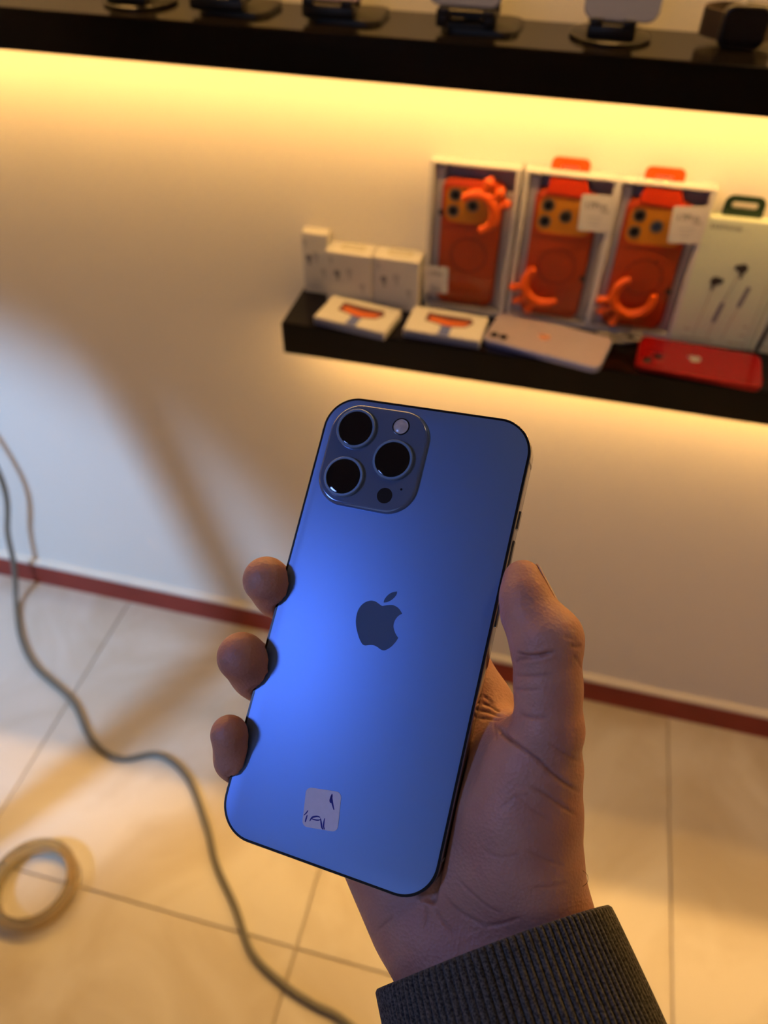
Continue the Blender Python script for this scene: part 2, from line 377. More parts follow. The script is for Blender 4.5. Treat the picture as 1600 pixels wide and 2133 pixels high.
# ------------------------------------------------------------------ boxed orange cases
def crescent(cx, cz, R, r, a0, a1, knobs, m, parent):
    pts = [(cx + R*math.cos(math.radians(a0 + (a1-a0)*k/22)), 0, cz + R*math.sin(math.radians(a0 + (a1-a0)*k/22))) for k in range(23)]
    rr = [r*(0.55+0.45*math.sin(PI*(k+0.6)/23.2)**0.5) for k in range(23)]
    s = link('ring_strap', tube(pts, rr, 12), m, parent, smooth=True)
    s.location = (0, -0.0162, 0)
    for (ka, kr, kR) in knobs:
        d = Vector((math.cos(math.radians(ka)), 0, math.sin(math.radians(ka))))
        c0 = Vector((cx, 0, cz)) + d*R; c1 = Vector((cx, 0, cz)) + d*kR
        n = link('ring_knob', tube([c0, c0.lerp(c1, 0.5), c0.lerp(c1, 0.85), c1 + d*kr*0.35], [kr*0.75, kr*0.8, kr, kr*0.35], 10), m, parent, smooth=True)
        n.location = (0, -0.0162, 0)
def case_box(x0, yaw, label, variant):
    W, H, D = 0.108, 0.193, 0.0195
    t = thing('boxed_phone_case', label, 'boxed case', (x0 + W/2, WY-0.0012-D/2, Z2), (0, 0, math.radians(yaw)), 'boxed orange phone cases')
    X = lambda x: x-W/2
    link('back_card', box(0, D/2-0.001, H/2, W-0.001, 0.0016, H-0.001, 0.0003, 1), M['lavgrey'], t, label='lavender grey backing card')
    fr = join(box(X(0.0028), 0, H/2, 0.0056, D, H, 0.0008, 1), box(X(W-0.0028), 0, H/2, 0.0056, D, H, 0.0008, 1),
              box(0, 0, 0.004, W-0.0112, D, 0.008, 0.0006, 1), box(0, 0, H-0.0015, W-0.0112, D, 0.003, 0.0004, 1))
    link('frame', fr, M['white_card'], t)
    link('inner_tray', join(box(X(0.0125), 0.003, H/2, 0.012, 0.008, H-0.018, 0.001, 1), box(X(W-0.0105), 0.003, H/2-0.012, 0.009, 0.008, H-0.04, 0.001, 1)), M['white_card'], t)
    cw, ch = 0.075, 0.163; cx = X(0.0535); cz = 0.0095 + ch/2
    cut = rrect(cw-0.010, 0.044, 0.011, 6, cx, cz + ch/2 - 0.030)
    body = front(prism(rrect(cw, ch, 0.012, 6, cx, cz), -0.004, 0.006, 0.0025), 0, 0.001, 0)
    cs = link('phone_case', body, M['orange'], t, smooth=True, label='orange silicone case')
    link('cutout_rim', front(ringprism(rrect(cw-0.006, 0.048, 0.0125, 6, cx, cz+ch/2-0.030), cut, 0.0045, 0.0078), 0, 0.001, 0), M['orange'], cs)
    link('camera_plate', front(prism(cut, 0.005, 0.0066), 0, 0.001, 0), M['plate'], cs, label='amber camera plate')
    for q, (lx, lz) in enumerate(((-0.021, 0.039), (-0.0225, 0.0195), (0.001, 0.028))):
        px_, pz_ = cx + lx, cz + ch/2 - 0.0575 + lz
        mm = M['lens_blue'] if (variant == 3 and q == 2) else M['lens_black']
        link('lens', front(join(prism(circle(0.0053, 20, px_, pz_), 0.0064, 0.0082, 0.0006), ), 0, 0.001, 0), mm, cs)
        link('lens_rim', front(ringprism(circle(0.0075, 20, px_, pz_), circle(0.0054, 20, px_, pz_), 0.0064, 0.0075), 0, 0.001, 0), M['lens_ring_small'], cs)
    rz = cz - 0.012
    link('magnet_ring', front(ringprism(circle(0.0235, 36, cx+0.001, rz), circle(0.0215, 36, cx+0.001, rz), 0.0055, 0.0068), 0, 0.001, 0), M['orange_deep'], cs)
    link('ledge', front(prism(rrect(cw-0.004, 0.003, 0.0012, 3, cx, cz+ch/2-0.056), 0.0055, 0.0072, 0.0008), 0, 0.001, 0), M['orange'], cs)
    if variant == 1:
        crescent(X(0.0605), 0.1395, 0.0225, 0.0070, 140, -75, ((72, 0.0062, 0.044), (46, 0.0065, 0.042), (22, 0.006, 0.041)), M['orange_hi'], cs)
        cs2 = link('rivet', front(prism(circle(0.0035, 14, X(0.0165), 0.131), 0.005, 0.0085, 0.001), 0, 0.001, 0), M['print_dark'], cs)
    elif variant == 2:
        crescent(X(0.044), 0.058, 0.0250, 0.0066, 130, 312, ((192, 0.0058, 0.043), (219, 0.0058, 0.045), (246, 0.006, 0.043)), M['orange_hi'], cs)
        link('rivet', front(prism(circle(0.0035, 14, X(0.0885), 0.067), 0.005, 0.0085, 0.001), 0, 0.001, 0), M['print_dark'], cs)
    else:
        crescent(X(0.048), 0.057, 0.0240, 0.0064, 112, 372, ((194, 0.0058, 0.043), (215, 0.0058, 0.045), (245, 0.006, 0.045)), M['orange_hi'], cs)
        link('rivet', front(prism(circle(0.0035, 14, X(0.0885), 0.064), 0.005, 0.0085, 0.001), 0, 0.001, 0), M['print_dark'], cs)
    if variant > 1:
        tr = [(X(0.030), H-0.0035), (X(0.070), H-0.0035), (X(0.079), H-0.025), (X(0.075), H-0.027), (X(0.028), H-0.024)]
        link('strap_band', front(prism(tr, 0.0035, 0.0088, 0.0015), 0, 0.001, 0), M['orange_red'], cs)
        hang = ringprism(rrect(0.044, 0.020, 0.007, 6, X(0.050), H+0.0035), rrect(0.020, 0.0036, 0.0016, 6, X(0.050), H+0.0030), -0.001, 0.0015)
        link('hang_loop', front(hang, 0, 0.004, 0), M['orange_hi'], t, label='orange hanging loop')
    # clear window over the front with softly curved edges
    bm = bmesh.new(); rows = []
    for i in range(9):
        u = i/8*2-1; rows.append([bm.verts.new((u*(W/2-0.0055), -D/2-0.0004+0.0026*abs(u)**6, z)) for z in (0.0075, H-0.0035)])
    for p, q in zip(rows, rows[1:]): bm.faces.new((p[0], q[0], q[1], p[1]))
    r = bmesh.ops.solidify(bm, geom=bm.faces[:], thickness=0.0003)
    link('clear_window', bm, M['film'], t, smooth=True)
    if variant == 3:
        gn = Vector((-0.046, -0.733, 0.677)).normalized(); gm = gn.to_track_quat('Z', 'Y').to_matrix().to_4x4()
        for (gx_, gz_, gr) in ((0.0335, H+0.0015, 0.0042), (0.0505, H+0.0005, 0.0046), (0.022, H+0.0025, 0.0024)):
            capm = lathe([(0, 0), (gr*0.35, -gr*gr*0.12/0.12*0.5), (gr*0.7, -gr*gr*0.49/0.12*0.5), (gr, -gr*gr/0.12*0.5), (gr, -gr*gr/0.12*0.5-0.0003), (0, -0.0004)], 20)
            link('film_crease', xf(capm, Matrix.Translation((X(gx_), -D/2-0.0040, gz_)) @ gm), M['film'], t, smooth=True, label='crinkle in the clear film catching the light')
    # price tag
    tw, th, tx, tz, rot = {1: (0.033, 0.037, 0.0155, 0.044, -2), 2: (0.036, 0.043, 0.0875, 0.153, -3), 3: (0.037, 0.043, 0.0865, 0.151, -5)}[variant]
    tg = link('price_tag', front(prism(rrect(tw, th, 0.003, 4), 0, 0.0006)), M['white_card'], t, loc=(X(tx), -D/2-0.0018, tz), rot=(0, math.radians(rot), 0), label='white price tag')
    link('tag_text', join(front(text_bm('17Pro', 0.0105), -0.001, -0.0007, th*0.20), front(text_bm('MAX', 0.0045), 0.0105, -0.0007, th*0.06)) if variant > 1 else front(text_bm('17Pro', 0.0075), 0, -0.0007, th*0.22), M['print_dark'], tg)
    for k in range(3):
        link('text_line', front(prism(rrect(tw*(0.5-0.1*k), 0.0013, 0.0004, 2, 0, -th*(0.10+0.11*k)), 0.0004, 0.0008)), M['print_mid'], tg)
    if variant == 1:
        link('bar_print', join(*[front(prism(rrect(0.0012, 0.007, 0.0003, 2, -0.007+0.0024*q, -th*0.36), 0.0004, 0.0008)) for q in range(7)]), M['print_grey'], tg)
    return t
case_box(-0.1672, 0.5, 'boxed orange phone case with ring strap at top right, leftmost of three', 1)
case_box(-0.0555, 0.0, 'boxed orange phone case in the middle, hanging loop and ring strap low down', 2)
case_box(0.0495, 1.0, 'boxed orange phone case with blue-tinted lens, beside the pale earphone box', 3)

# ------------------------------------------------------------------ earphone boxes
def ear_box(x0, label, yaw):
    W, H, D = 0.0975, 0.162, 0.018
    t = thing('earphone_box', label, 'box', (x0+W/2, WY-0.0012-D/2, Z2), (0, 0, math.radians(yaw)), 'pale earphone boxes')
    link('carton', box(0, 0, H/2, W, D, H, 0.0008, 1), M['cream_card'], t)
    f = -D/2
    link('hang_tab', front(ringprism(rrect(0.044, 0.028, 0.009, 6, -0.012, H+0.009), rrect(0.028, 0.0075, 0.003, 6, -0.012, H+0.0125), -0.0008, 0.0008), 0, 0.002, 0), M['green'], t, label='dark green hanging tab')
    link('hang_tab_backing', front(prism(rrect(0.030, 0.010, 0.004, 6, -0.012, H+0.012), -0.0004, 0.0004), 0, 0.003, 0), M['film'], t, label='clear film in the tab slot')
    link('title', front(text_bm('EARPHONE', 0.0068), -0.026, f-0.00015, H-0.010), M['print_dark'], t)
    wire = lambda pts: join(*[tube([(x, f-0.0002, z) for x, z in pts], 0.0005, 6)])
    for (ex, ez, s) in ((-0.018, 0.087, 1), (0.007, 0.106, -1)):
        e = link('earbud_print', front(join(prism(circle(0.0058, 16, ex, ez), 0, 0.0005), prism(rrect(0.010, 0.006, 0.0025, 4, ex+0.004*s, ez+0.001), 0, 0.0007), prism(rrect(0.0035, 0.010, 0.0015, 4, ex-0.001*s, ez-0.007), 0, 0.0006)), 0, f, 0), M['print_dark'], t)
    link('wire_print', join(wire([(-0.018, 0.082), (-0.0205, 0.045), (-0.023, 0.012)]), wire([(0.005, 0.101), (-0.001, 0.062), (-0.006, 0.010)]), wire([(0.019, 0.060), (0.014, 0.035), (0.012, 0.008)])), M['print_line'], t)
    for (mx, mz) in ((-0.003, 0.047), (0.0195, 0.071)):
        link('remote_print', front(xf(prism(rrect(0.0052, 0.028, 0.0022, 4), 0, 0.0007), Matrix.Translation((mx, mz, 0)) @ Matrix.Rotation(math.radians(-8), 4, 'Z')), 0, f, 0), M['print_grey'], t)
    for (mx, mz, sx) in ((0.034, 0.032, 0.006), (0.034, 0.020, 0.006), (-0.032, 0.020, 0.008), (-0.018, 0.008, 0.04), (0.030, 0.008, 0.022)):
        link('small_print', front(prism(rrect(sx, 0.002, 0.0006, 2, mx, mz), 0, 0.0003), 0, f, 0), M['print_line'], t)
    link('edge_line', front(prism(rrect(0.0006, H-0.004, 0.0002, 2, W/2-0.008, H/2), 0, 0.0003), 0, f, 0), M['print_line'], t)
    return t
ear_box(0.1560, 'pale green earphone box with printed earbuds and green hanging tab, beside orange cases', 0.5)
e2 = ear_box(0.2545, 'second pale green earphone box, cut off by the right edge', 0.0)
link('strip_print', front(xf(prism(rrect(0.005, 0.13, 0.002, 3), 0, 0.0009), Matrix.Translation((-0.035, 0.066, 0)) @ Matrix.Rotation(math.radians(-6), 4, 'Z')), 0, -0.009, 0), M['print_dark'], e2, label='dark printed band')

# ------------------------------------------------------------------ small white earbud boxes
def earbud_box(x0, y0, W, H, D, label, yaw, slot=True):
    t = thing('earbud_box', label, 'box', (x0+W/2, y0+D/2, Z2), (0, 0, math.radians(yaw)), 'white earbud boxes')
    link('carton', box(0, 0, H/2, W, D, H, 0.0008, 1), M['white_card'], t)
    f = -D/2
    if slot:
        link('hang_slot', xf(ringprism(rrect(W*0.52, 0.013, 0.005, 5), rrect(W*0.52-0.005, 0.008, 0.0032, 5), 0, 0.0008), Matrix.Translation((0.002, 0.002, H))), M['print_line'], t)
    for (px_, pz_, r, mm) in ((-0.25, 0.60, 0.0045, 'print_grey'), (0.02, 0.66, 0.0048, 'print_mid'), (0.30, 0.40, 0.0042, 'print_mid'), (-0.38, 0.86, 0.0030, 'print_mid')):
        link('earbud_print', front(join(prism(circle(r, 14, px_*W, pz_*H), 0, 0.0003), prism(rrect(r*0.8, r*2.2, r*0.35, 3, px_*W+r*0.2, pz_*H-r*1.2), 0, 0.0004)), 0, f, 0), M[mm], t)
    link('text_print', front(prism(rrect(W*0.42, 0.0016, 0.0004, 2, -0.1*W, 0.12*H), 0, 0.0003), 0, f, 0), M['print_mid'], t)
    return t
earbud_box(-0.2965, 0.8995, 0.0625, 0.0715, 0.0345, 'small white earbud box with slot on top, front left of the cluster', -1)
earbud_box(-0.2330, 0.9000, 0.0620, 0.0715, 0.0345, 'small white earbud box touching the first orange case box', -1)
earbud_box(-0.3340, 0.9160, 0.0360, 0.0850, 0.0200, 'white earbud box standing behind the others at the shelf end', 0, False)

# ------------------------------------------------------------------ flat printed boxes
def flat_box(cx, cy, yaw, label):
    W, L, T = 0.100, 0.060, 0.0115
    t = thing('flat_box', label, 'box', (cx, cy, Z2), (0, 0, math.radians(yaw)), 'flat white boxes at the shelf front')
    link('carton', box(0, 0, T/2, W, L, T, 0.0012, 2), M['white_card'], t)
    link('blue_band', box(0.002, -L/2+0.012, T+0.0001, 0.014, 0.0235, 0.0006), M['print_blue'], t, label='blue printed band')
    link('cool_light_band', box(0, -L/2-0.0001, T*0.42, W-0.003, 0.0006, T*0.72), M['slate'], t, label='front edge with blue-grey light painted on')  # cool light on the white front edge, painted as a band
    pic = [(-0.028, -0.006), (-0.010, -0.010), (0.004, -0.014), (0.026, -0.008), (0.034, 0.004), (0.030, 0.013), (-0.006, 0.013), (-0.028, 0.014)]
    link('picture', xf(prism(pic, 0, 0.0005), Matrix.Translation((0, 0.004, T))), M['print_maroon'], t, label='dark printed picture')
    link('picture_phone', xf(prism([(-0.024, -0.003), (0.002, -0.011), (0.024, -0.005), (0.030, 0.004), (0.004, 0.001), (-0.022, 0.006)], 0, 0.0008), Matrix.Translation((0, 0.003, T))), M['print_orange'], t, label='orange printed picture')
    link('title_print', xf(text_bm('GLASS', 0.0075), Matrix.Translation((0.032, L/2-0.007, T+0.0002))), M['print_mid'], t)
    return t
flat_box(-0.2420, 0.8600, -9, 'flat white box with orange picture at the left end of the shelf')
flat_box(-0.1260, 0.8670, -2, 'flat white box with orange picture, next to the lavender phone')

# ------------------------------------------------------------------ phones lying on the shelf
def lying_phone(cx, cy, yaw, W, L, T, gm, sm, lm, label, flip=False):
    t = thing('phone', label, 'phone', (cx, cy, Z2), (0, 0, math.radians(yaw)))
    link('frame', prism(rrect(L, W, 0.011, 6), 0, T, 0.0012, 2, True), sm, t, smooth=True)
    link('back_glass', prism(rrect(L-0.0022, W-0.0022, 0.010, 6), T-0.0006, T+0.0003, 0.0003, 1), gm, t)
    link('logo', xf(logo_bm(0.82, 0, 0.0003), Matrix.Translation((-0.004, 0, T+0.0003)) @ Matrix.Rotation(PI/2, 4, 'Z')), lm, t)
    b = link('camera_bump', xf(prism(rrect(0.029, 0.029, 0.007, 5), 0, 0.0012, 0.0005), Matrix.Translation((-L/2+0.0185, -W/2+0.0185, T+0.0003))), gm, t, smooth=True)
    for dx, dy in ((-0.006, -0.006), (0.006, 0.006)) if not flip else ((-0.006, -0.006), (0.006, -0.006)):
        link('lens', xf(lathe([(0, 0.0022), (0.0042, 0.0021), (0.0052, 0.0016), (0.0056, 0)], 20), Matrix.Translation((-L/2+0.0185+dx, -W/2+0.0185+dy, T+0.0014))), M['lens_black'], b, smooth=True)
    for k in range(2):
        link('side_button', box(-0.02+0.018*k, -W/2, T*0.5, 0.011, 0.0009, 0.003, 0.0004, 1), sm, t)
    return t
lying_phone(0.0045, 0.8690, -11.5, 0.0757, 0.1509, 0.0083, M['lavender'], M['lav_side'], M['rose'], 'lavender phone lying face down at the front of the lower shelf', True)
lying_phone(0.1890, 0.8690, -4.0, 0.0715, 0.1467, 0.0074, M['redphone'], M['redside'], M['silver'], 'red phone lying face down at the front of the lower shelf')
# coiled clear-grey cable between the two phones
pts = []
for k in range(90):
    a = 2*PI*k/26; pts.append((0.010*math.cos(a)*(1.1+0.25*math.sin(k*0.4)) + 0.0003*(k-45), 0.0085*math.sin(a), 0.0022 + 0.0026*(k//26) + 0.0008*math.sin(a*0.5)))
cc = thing('coiled_cable', 'small coiled grey cable tucked between the lavender and red phones', 'cable', (0.0985, 0.9000, Z2))
link('coil', tube(catmull(pts, 2), 0.0019, 8), M['greycable'], cc, smooth=True)
link('plug', box(-0.025, 0.004, 0.004, 0.016, 0.008, 0.0055, 0.0012, 2), M['greycable'], cc)

# ------------------------------------------------------------------ upper shelf: phones on stands, watch
def phone_stand(cx, cy, label, base='round', bw=0.046, slot=False, hooks=True):
    t = thing('phone_stand', label, 'stand', (cx, cy, Z1), group='black phone stands')
    if base == 'round': link('base', lathe([(0, 0), (0.0375, 0), (0.0395, 0.0012), (0.0395, 0.0032), (0.0375, 0.0045), (0, 0.0045)], 48), M['black'], t, smooth=True)
    else: link('base', prism(rrect(0.078, 0.066, 0.016, 6, 0.012, 0.004), 0, 0.0045, 0.0012), M['black'], t, smooth=True)
    lip = box(0, -0.026, 0.0105, bw, 0.014, 0.013, 0.003, 2)
    if slot:
        lip = join(box(-bw/2+0.007, -0.026, 0.0125, 0.014, 0.014, 0.016, 0.003, 2), box(bw/2-0.007, -0.026, 0.0125, 0.014, 0.014, 0.016, 0.003, 2), box(0, -0.026, 0.0075, bw-0.012, 0.013, 0.006, 0.001, 1), box(0, -0.026, 0.0180, bw-0.012, 0.012, 0.005, 0.001, 1))
    link('cradle', lip, M['black'], t, smooth=True)
    if hooks:
        for s in (-1, 1): link('hook', box(s*(bw/2-0.008), -0.0325, 0.0185, 0.012, 0.003, 0.007, 0.0012, 2), M['black'], t, smooth=True)
    link('back_plate', xf(prism(rrect(bw, 0.085, 0.006, 4, 0, 0.0425), -0.003, 0.0), Matrix.Translation((0, -0.0135, 0.010)) @ Matrix.Rotation(math.radians(76), 4, 'X')), M['black'], t)
    link('post', box(0, 0.010, 0.020, 0.016, 0.010, 0.034, 0.002, 1), M['black'], t)
    return t
def standing_phone(cx, cy, z, W, L, gm, label, mark=False):
    t = thing('display_phone', label, 'phone', (cx, cy, Z1+z), (math.radians(-14), 0, 0))
    link('frame', front(prism(rrect(W, L, 0.011, 6, 0, L/2), 0, 0.0076, 0.001, 2, True)), gm, t, smooth=True)
    link('back_glass', front(prism(rrect(W-0.002, L-0.002, 0.0102, 6, 0, L/2), 0.0074, 0.0080)), gm, t)
    link('camera_bump', front(prism(rrect(0.030, 0.030, 0.007, 5, -W/2+0.019, L-0.019), 0.0078, 0.0092, 0.0005)), gm, t)
    for dx, dz in ((-0.006, 0.006), (0.006, -0.006)):
        link('lens', front(prism(circle(0.0055, 16, -W/2+0.019+dx, L-0.019+dz), 0.0090, 0.0105, 0.0005)), M['lens_black'], t)
    if mark: link('label_strip', front(prism(rrect(0.030, 0.005, 0.001, 2, -0.002, 0.012), 0.0079, 0.0082)), M['white_card'], t, label='white strip')
    return t
phone_stand(-0.4900, 0.8900, 'black phone stand on the upper shelf, leftmost', 'round')
standing_phone(-0.4900, 0.8750, 0.0165, 0.0705, 0.148, M['darkphone'], 'black phone on the leftmost stand of the upper shelf')
phone_stand(-0.3880, 0.8900, 'black phone stand with square base, second from left', 'square', 0.060)
standing_phone(-0.3880, 0.8750, 0.0165, 0.0705, 0.148, M['darkphone'], 'black phone on the second stand from the left')
phone_stand(-0.2690, 0.8920, 'black phone stand under the pink phone on upper shelf', 'square', 0.056)
standing_phone(-0.2690, 0.8770, 0.0165, 0.0690, 0.148, M['pinkphone'], 'pale pink phone on a black stand, upper shelf')
phone_stand(-0.1290, 0.8920, 'black slotted phone stand under the blue phone with a white strip', 'square', 0.060, True)
standing_phone(-0.1330, 0.8770, 0.0195, 0.0720, 0.148, M['bluephone'], 'blue phone with white strip low on its back, upper shelf', True)
phone_stand(0.0100, 0.8930, 'black phone stand with round base, under the grey blue phone', 'round', 0.046)
standing_phone(0.0160, 0.8780, 0.0165, 0.0700, 0.148, M['bluephone'], 'grey blue phone on the round based stand, beside the watch')
wt = thing('smart_watch', 'dark square smart watch lying on its side at the right of upper shelf', 'watch', (0.1285, 0.880, Z1), (0, 0, math.radians(4)))
wc = link('watch_case', front(prism(rrect(0.043, 0.037, 0.010, 6, 0, 0.0190), -0.0055, 0.0055, 0.003, 3, True)), M['black'], wt, smooth=True)
link('watch_screen', front(prism(rrect(0.037, 0.031, 0.008, 6, 0, 0.0190), 0.0052, 0.0060)), M['lens_black'], wc)
link('crown', xf(lathe([(0, 0.0022), (0.0032, 0.0022), (0.0036, 0.0015), (0.0036, 0)], 18), Matrix.Translation((-0.006, 0, 0.0372))), M['print_grey'], wc, smooth=True)
sp = [(-0.0200, -0.001), (-0.029, 0.008), (-0.0345, 0.018), (-0.030, 0.031), (-0.012, 0.0425), (0.012, 0.0425), (0.030, 0.031), (0.0345, 0.018), (0.029, 0.008), (0.0200, -0.001)]
bm = bmesh.new(); path = catmull([(x, y, 0) for x, y in sp], 5); rows = []
for i, p in enumerate(path):
    t_ = (path[min(i+1, len(path)-1)] - path[max(i-1, 0)]).normalized(); nrm = Vector((-t_.y, t_.x, 0))*0.0011
    rows.append([bm.verts.new(q) for q in ((p+nrm).to_tuple()[:2] + (0.0075,), (p+nrm).to_tuple()[:2] + (0.0305,), (p-nrm).to_tuple()[:2] + (0.0305,), (p-nrm).to_tuple()[:2] + (0.0075,))])
for a_, b_ in zip(rows, rows[1:]):
    for k in range(4): bm.faces.new((a_[k], a_[(k+1) % 4], b_[(k+1) % 4], b_[k]))
bm.faces.new(rows[0]); bm.faces.new(rows[-1]); bmesh.ops.recalc_face_normals(bm, faces=bm.faces[:])
link('strap', bm, M['darkbrown'], wt, smooth=True)

# ------------------------------------------------------------------ unseen pole, added at the left to cast the diagonal wall shadow
ls = thing('shadow_pole', 'grey curved pole added at the left to shade the wall', 'stand', (-1.15, 0.09, 0))
link('shadow_pole_tube', tube(catmull([(0.13, 0.0, 0.012), (0.12, 0, 0.45), (0.085, 0, 0.75), (0.045, 0, 0.93), (0.015, 0, 1.08), (-0.005, 0, 1.22), (-0.035, 0, 1.30), (-0.10, 0, 1.33)], 8), 0.026, 16), M['print_grey'], ls, smooth=True)
link('base', xf(lathe([(0, 0), (0.13, 0), (0.13, 0.008), (0.11, 0.016), (0, 0.018)], 40), Matrix.Translation((0.13, 0, 0))), M['black'], ls, smooth=True)

# ------------------------------------------------------------------ floor cable and tape roll
cp = [(-1.08, 0.915, 0.85), (-1.02, 0.912, 0.58), (-0.985, 0.90, 0.36), (-1.028, 0.895, 0.205), (-1.048, 0.893, 0.11), (-1.062, 0.885, 0.045), (-1.050, 0.850, 0.010), (-0.992, 0.775, 0.0065),
      (-0.9192, 0.7153, 0.0065), (-0.8042, 0.6614, 0.0065), (-0.7236, 0.5937, 0.0065), (-0.6499, 0.5707, 0.0065), (-0.5819, 0.5961, 0.0065), (-0.5086, 0.5664, 0.0065), (-0.4372, 0.4904, 0.0065), (-0.3941, 0.4318, 0.0065), (-0.3353, 0.3739, 0.0065), (-0.2833, 0.3158, 0.0065), (-0.2197, 0.2861, 0.0065), (-0.1676, 0.2722, 0.0065), (-0.1059, 0.2595, 0.0065), (0.02, 0.20, 0.0065), (0.10, 0.08, 0.0065)]
pc = thing('power_cable', 'thick grey cable winding across the cream floor tiles', 'cable', (-0.9, 0.75, 0))
link('cord', xf(tube(catmull(cp, 8), 0.0058, 12), Matrix.Translation((0.9, -0.75, 0))), M['cable'], pc, smooth=True)
tr_ = thing('tape_roll', 'roll of clear amber tape lying on the floor at left', 'tape roll', (-0.678, 0.322, 0.0))
link('tape', lathe([(0.059, 0), (0.072, 0), (0.074, 0.002), (0.074, 0.028), (0.072, 0.030), (0.059, 0.030), (0.059, 0)], 64), M['tape'], tr_, smooth=True)
link('core', lathe([(0.0572, 0.0005), (0.0588, 0.0005), (0.0588, 0.0295), (0.0572, 0.0295), (0.0572, 0.0005)], 64), M['tapecore'], tr_, smooth=True, label='brown core')

# ------------------------------------------------------------------ the held phone (its own frame: u right, v up along the back, w towards the viewer)
PA = Vector((0.98650, -0.12020, 0.11123)).normalized(); PB = Vector((0.03630, 0.82260, 0.56743)); PB = (PB - PA*PB.dot(PA)).normalized(); PN = PA.cross(PB)
PM = Matrix.Identity(4)
for i in range(3): PM[i][0], PM[i][1], PM[i][2] = PA[i], PB[i], PN[i]
PM.translation = Vector((-0.0384, 0.1539, 1.1456 + CAM_Z - 1.36))
mm = 0.001
ph = thing('phone', 'blue phone with three lenses held up in the hand', 'phone'); ph.matrix_world = PM
T = 7.65*mm
link('frame', prism(rrect(78.1*mm, 160.8*mm, 12.6*mm, 14), -T, -0.15*mm, 0.7*mm, 3, True), M['band'], ph, smooth=True, label='dark polished steel frame')
link('bezel', ringprism(rrect(77.5*mm, 160.2*mm, 12.3*mm, 14), rrect(75.9*mm, 158.6*mm, 11.5*mm, 14), -0.4*mm, -0.03*mm), M['band_black'], ph)
link('back_glass', prism(rrect(76.4*mm, 159.1*mm, 11.75*mm, 14), -0.6*mm, 0.0, 0.35*mm, 3), M['back'], ph, smooth=True, label='frosted blue glass back')
link('screen', prism(rrect(75*mm, 157.6*mm, 11.5*mm, 14), -T-0.3*mm, -T+0.1*mm), M['glassblack'], ph)
link('logo', logo_bm(1.0, -0.02*mm, 0.03*mm), M['logo'], ph, label='polished apple-shaped emblem')
# camera island with a soft shoulder
bump = prism(rrect(38.2*mm, 38.6*mm, 11.0*mm, 14, -16.3*mm, 58.3*mm), -0.1*mm, 1.5*mm, 1.45*mm, 6)
cb = link('camera_bump', bump, M['bump'], ph, smooth=True)
for (x, y) in ((-24.9, 67.7), (-8.2, 58.45), (-24.9, 49.35)):
    tm = Matrix.Translation((x*mm, y*mm, 1.5*mm))
    rg = link('lens_ring', xf(lathe([(7.55*mm, -0.1*mm), (7.5*mm, 1.25*mm), (7.25*mm, 1.5*mm), (6.55*mm, 1.5*mm), (6.4*mm, 1.3*mm), (6.4*mm, 0.6*mm)], 64), tm), M['ring'], cb, smooth=True)
    link('lens_glass', xf(lathe([(6.4*mm, 0.9*mm), (6.38*mm, 1.42*mm), (6.3*mm, 1.45*mm), (4*mm, 1.455*mm), (0, 1.46*mm)], 48), tm), M['glassblack'], cb, smooth=True)
link('flash', xf(lathe([(2.9*mm, -0.05*mm), (2.9*mm, 0.12*mm), (2.55*mm, 0.14*mm), (2.4*mm, 0.05*mm), (1.6*mm, 0.30*mm), (0, 0.42*mm)], 36), Matrix.Translation((-8.5*mm, 71.3*mm, 1.5*mm))), M['flash'], cb, smooth=True)
link('flash_ring', xf(lathe([(2.95*mm, -0.05*mm), (3.25*mm, 0.06*mm), (3.0*mm, 0.13*mm), (2.75*mm, 0.14*mm)], 36), Matrix.Translation((-8.5*mm, 71.3*mm, 1.5*mm))), M['band_black'], cb, smooth=True)
link('depth_sensor', xf(prism(circle(2.85*mm, 32), -0.05*mm, 0.04*mm), Matrix.Translation((-8.2*mm, 45.35*mm, 1.5*mm))), M['lidar'], cb)
link('microphone', xf(prism(circle(0.45*mm, 14), -0.05*mm, 0.03*mm), Matrix.Translation((-2.7*mm, 48.65*mm, 1.5*mm))), M['band_black'], cb)
for (v0, v1) in ((43.0, 49.4), (25.5, 39.0), (9.0, 22.5)):
    link('side_button', box(39.15*mm, (v0+v1)/2*mm, -3.7*mm, 1.1*mm, (v1-v0)*mm, 2.6*mm, 0.35*mm, 2), M['band'], ph, smooth=True)
for (u, v, sx, sy) in ((39.06, 66.0, 0.06, 1.1), (-39.06, 66.0, 0.06, 1.1), (39.06, -66.0, 0.06, 1.1), (-39.06, -66.0, 0.06, 1.1)):
    link('antenna_line', box(u*mm, v*mm, -3.8*mm, sx*mm, sy*mm, 6.6*mm), M['print_grey'], ph)
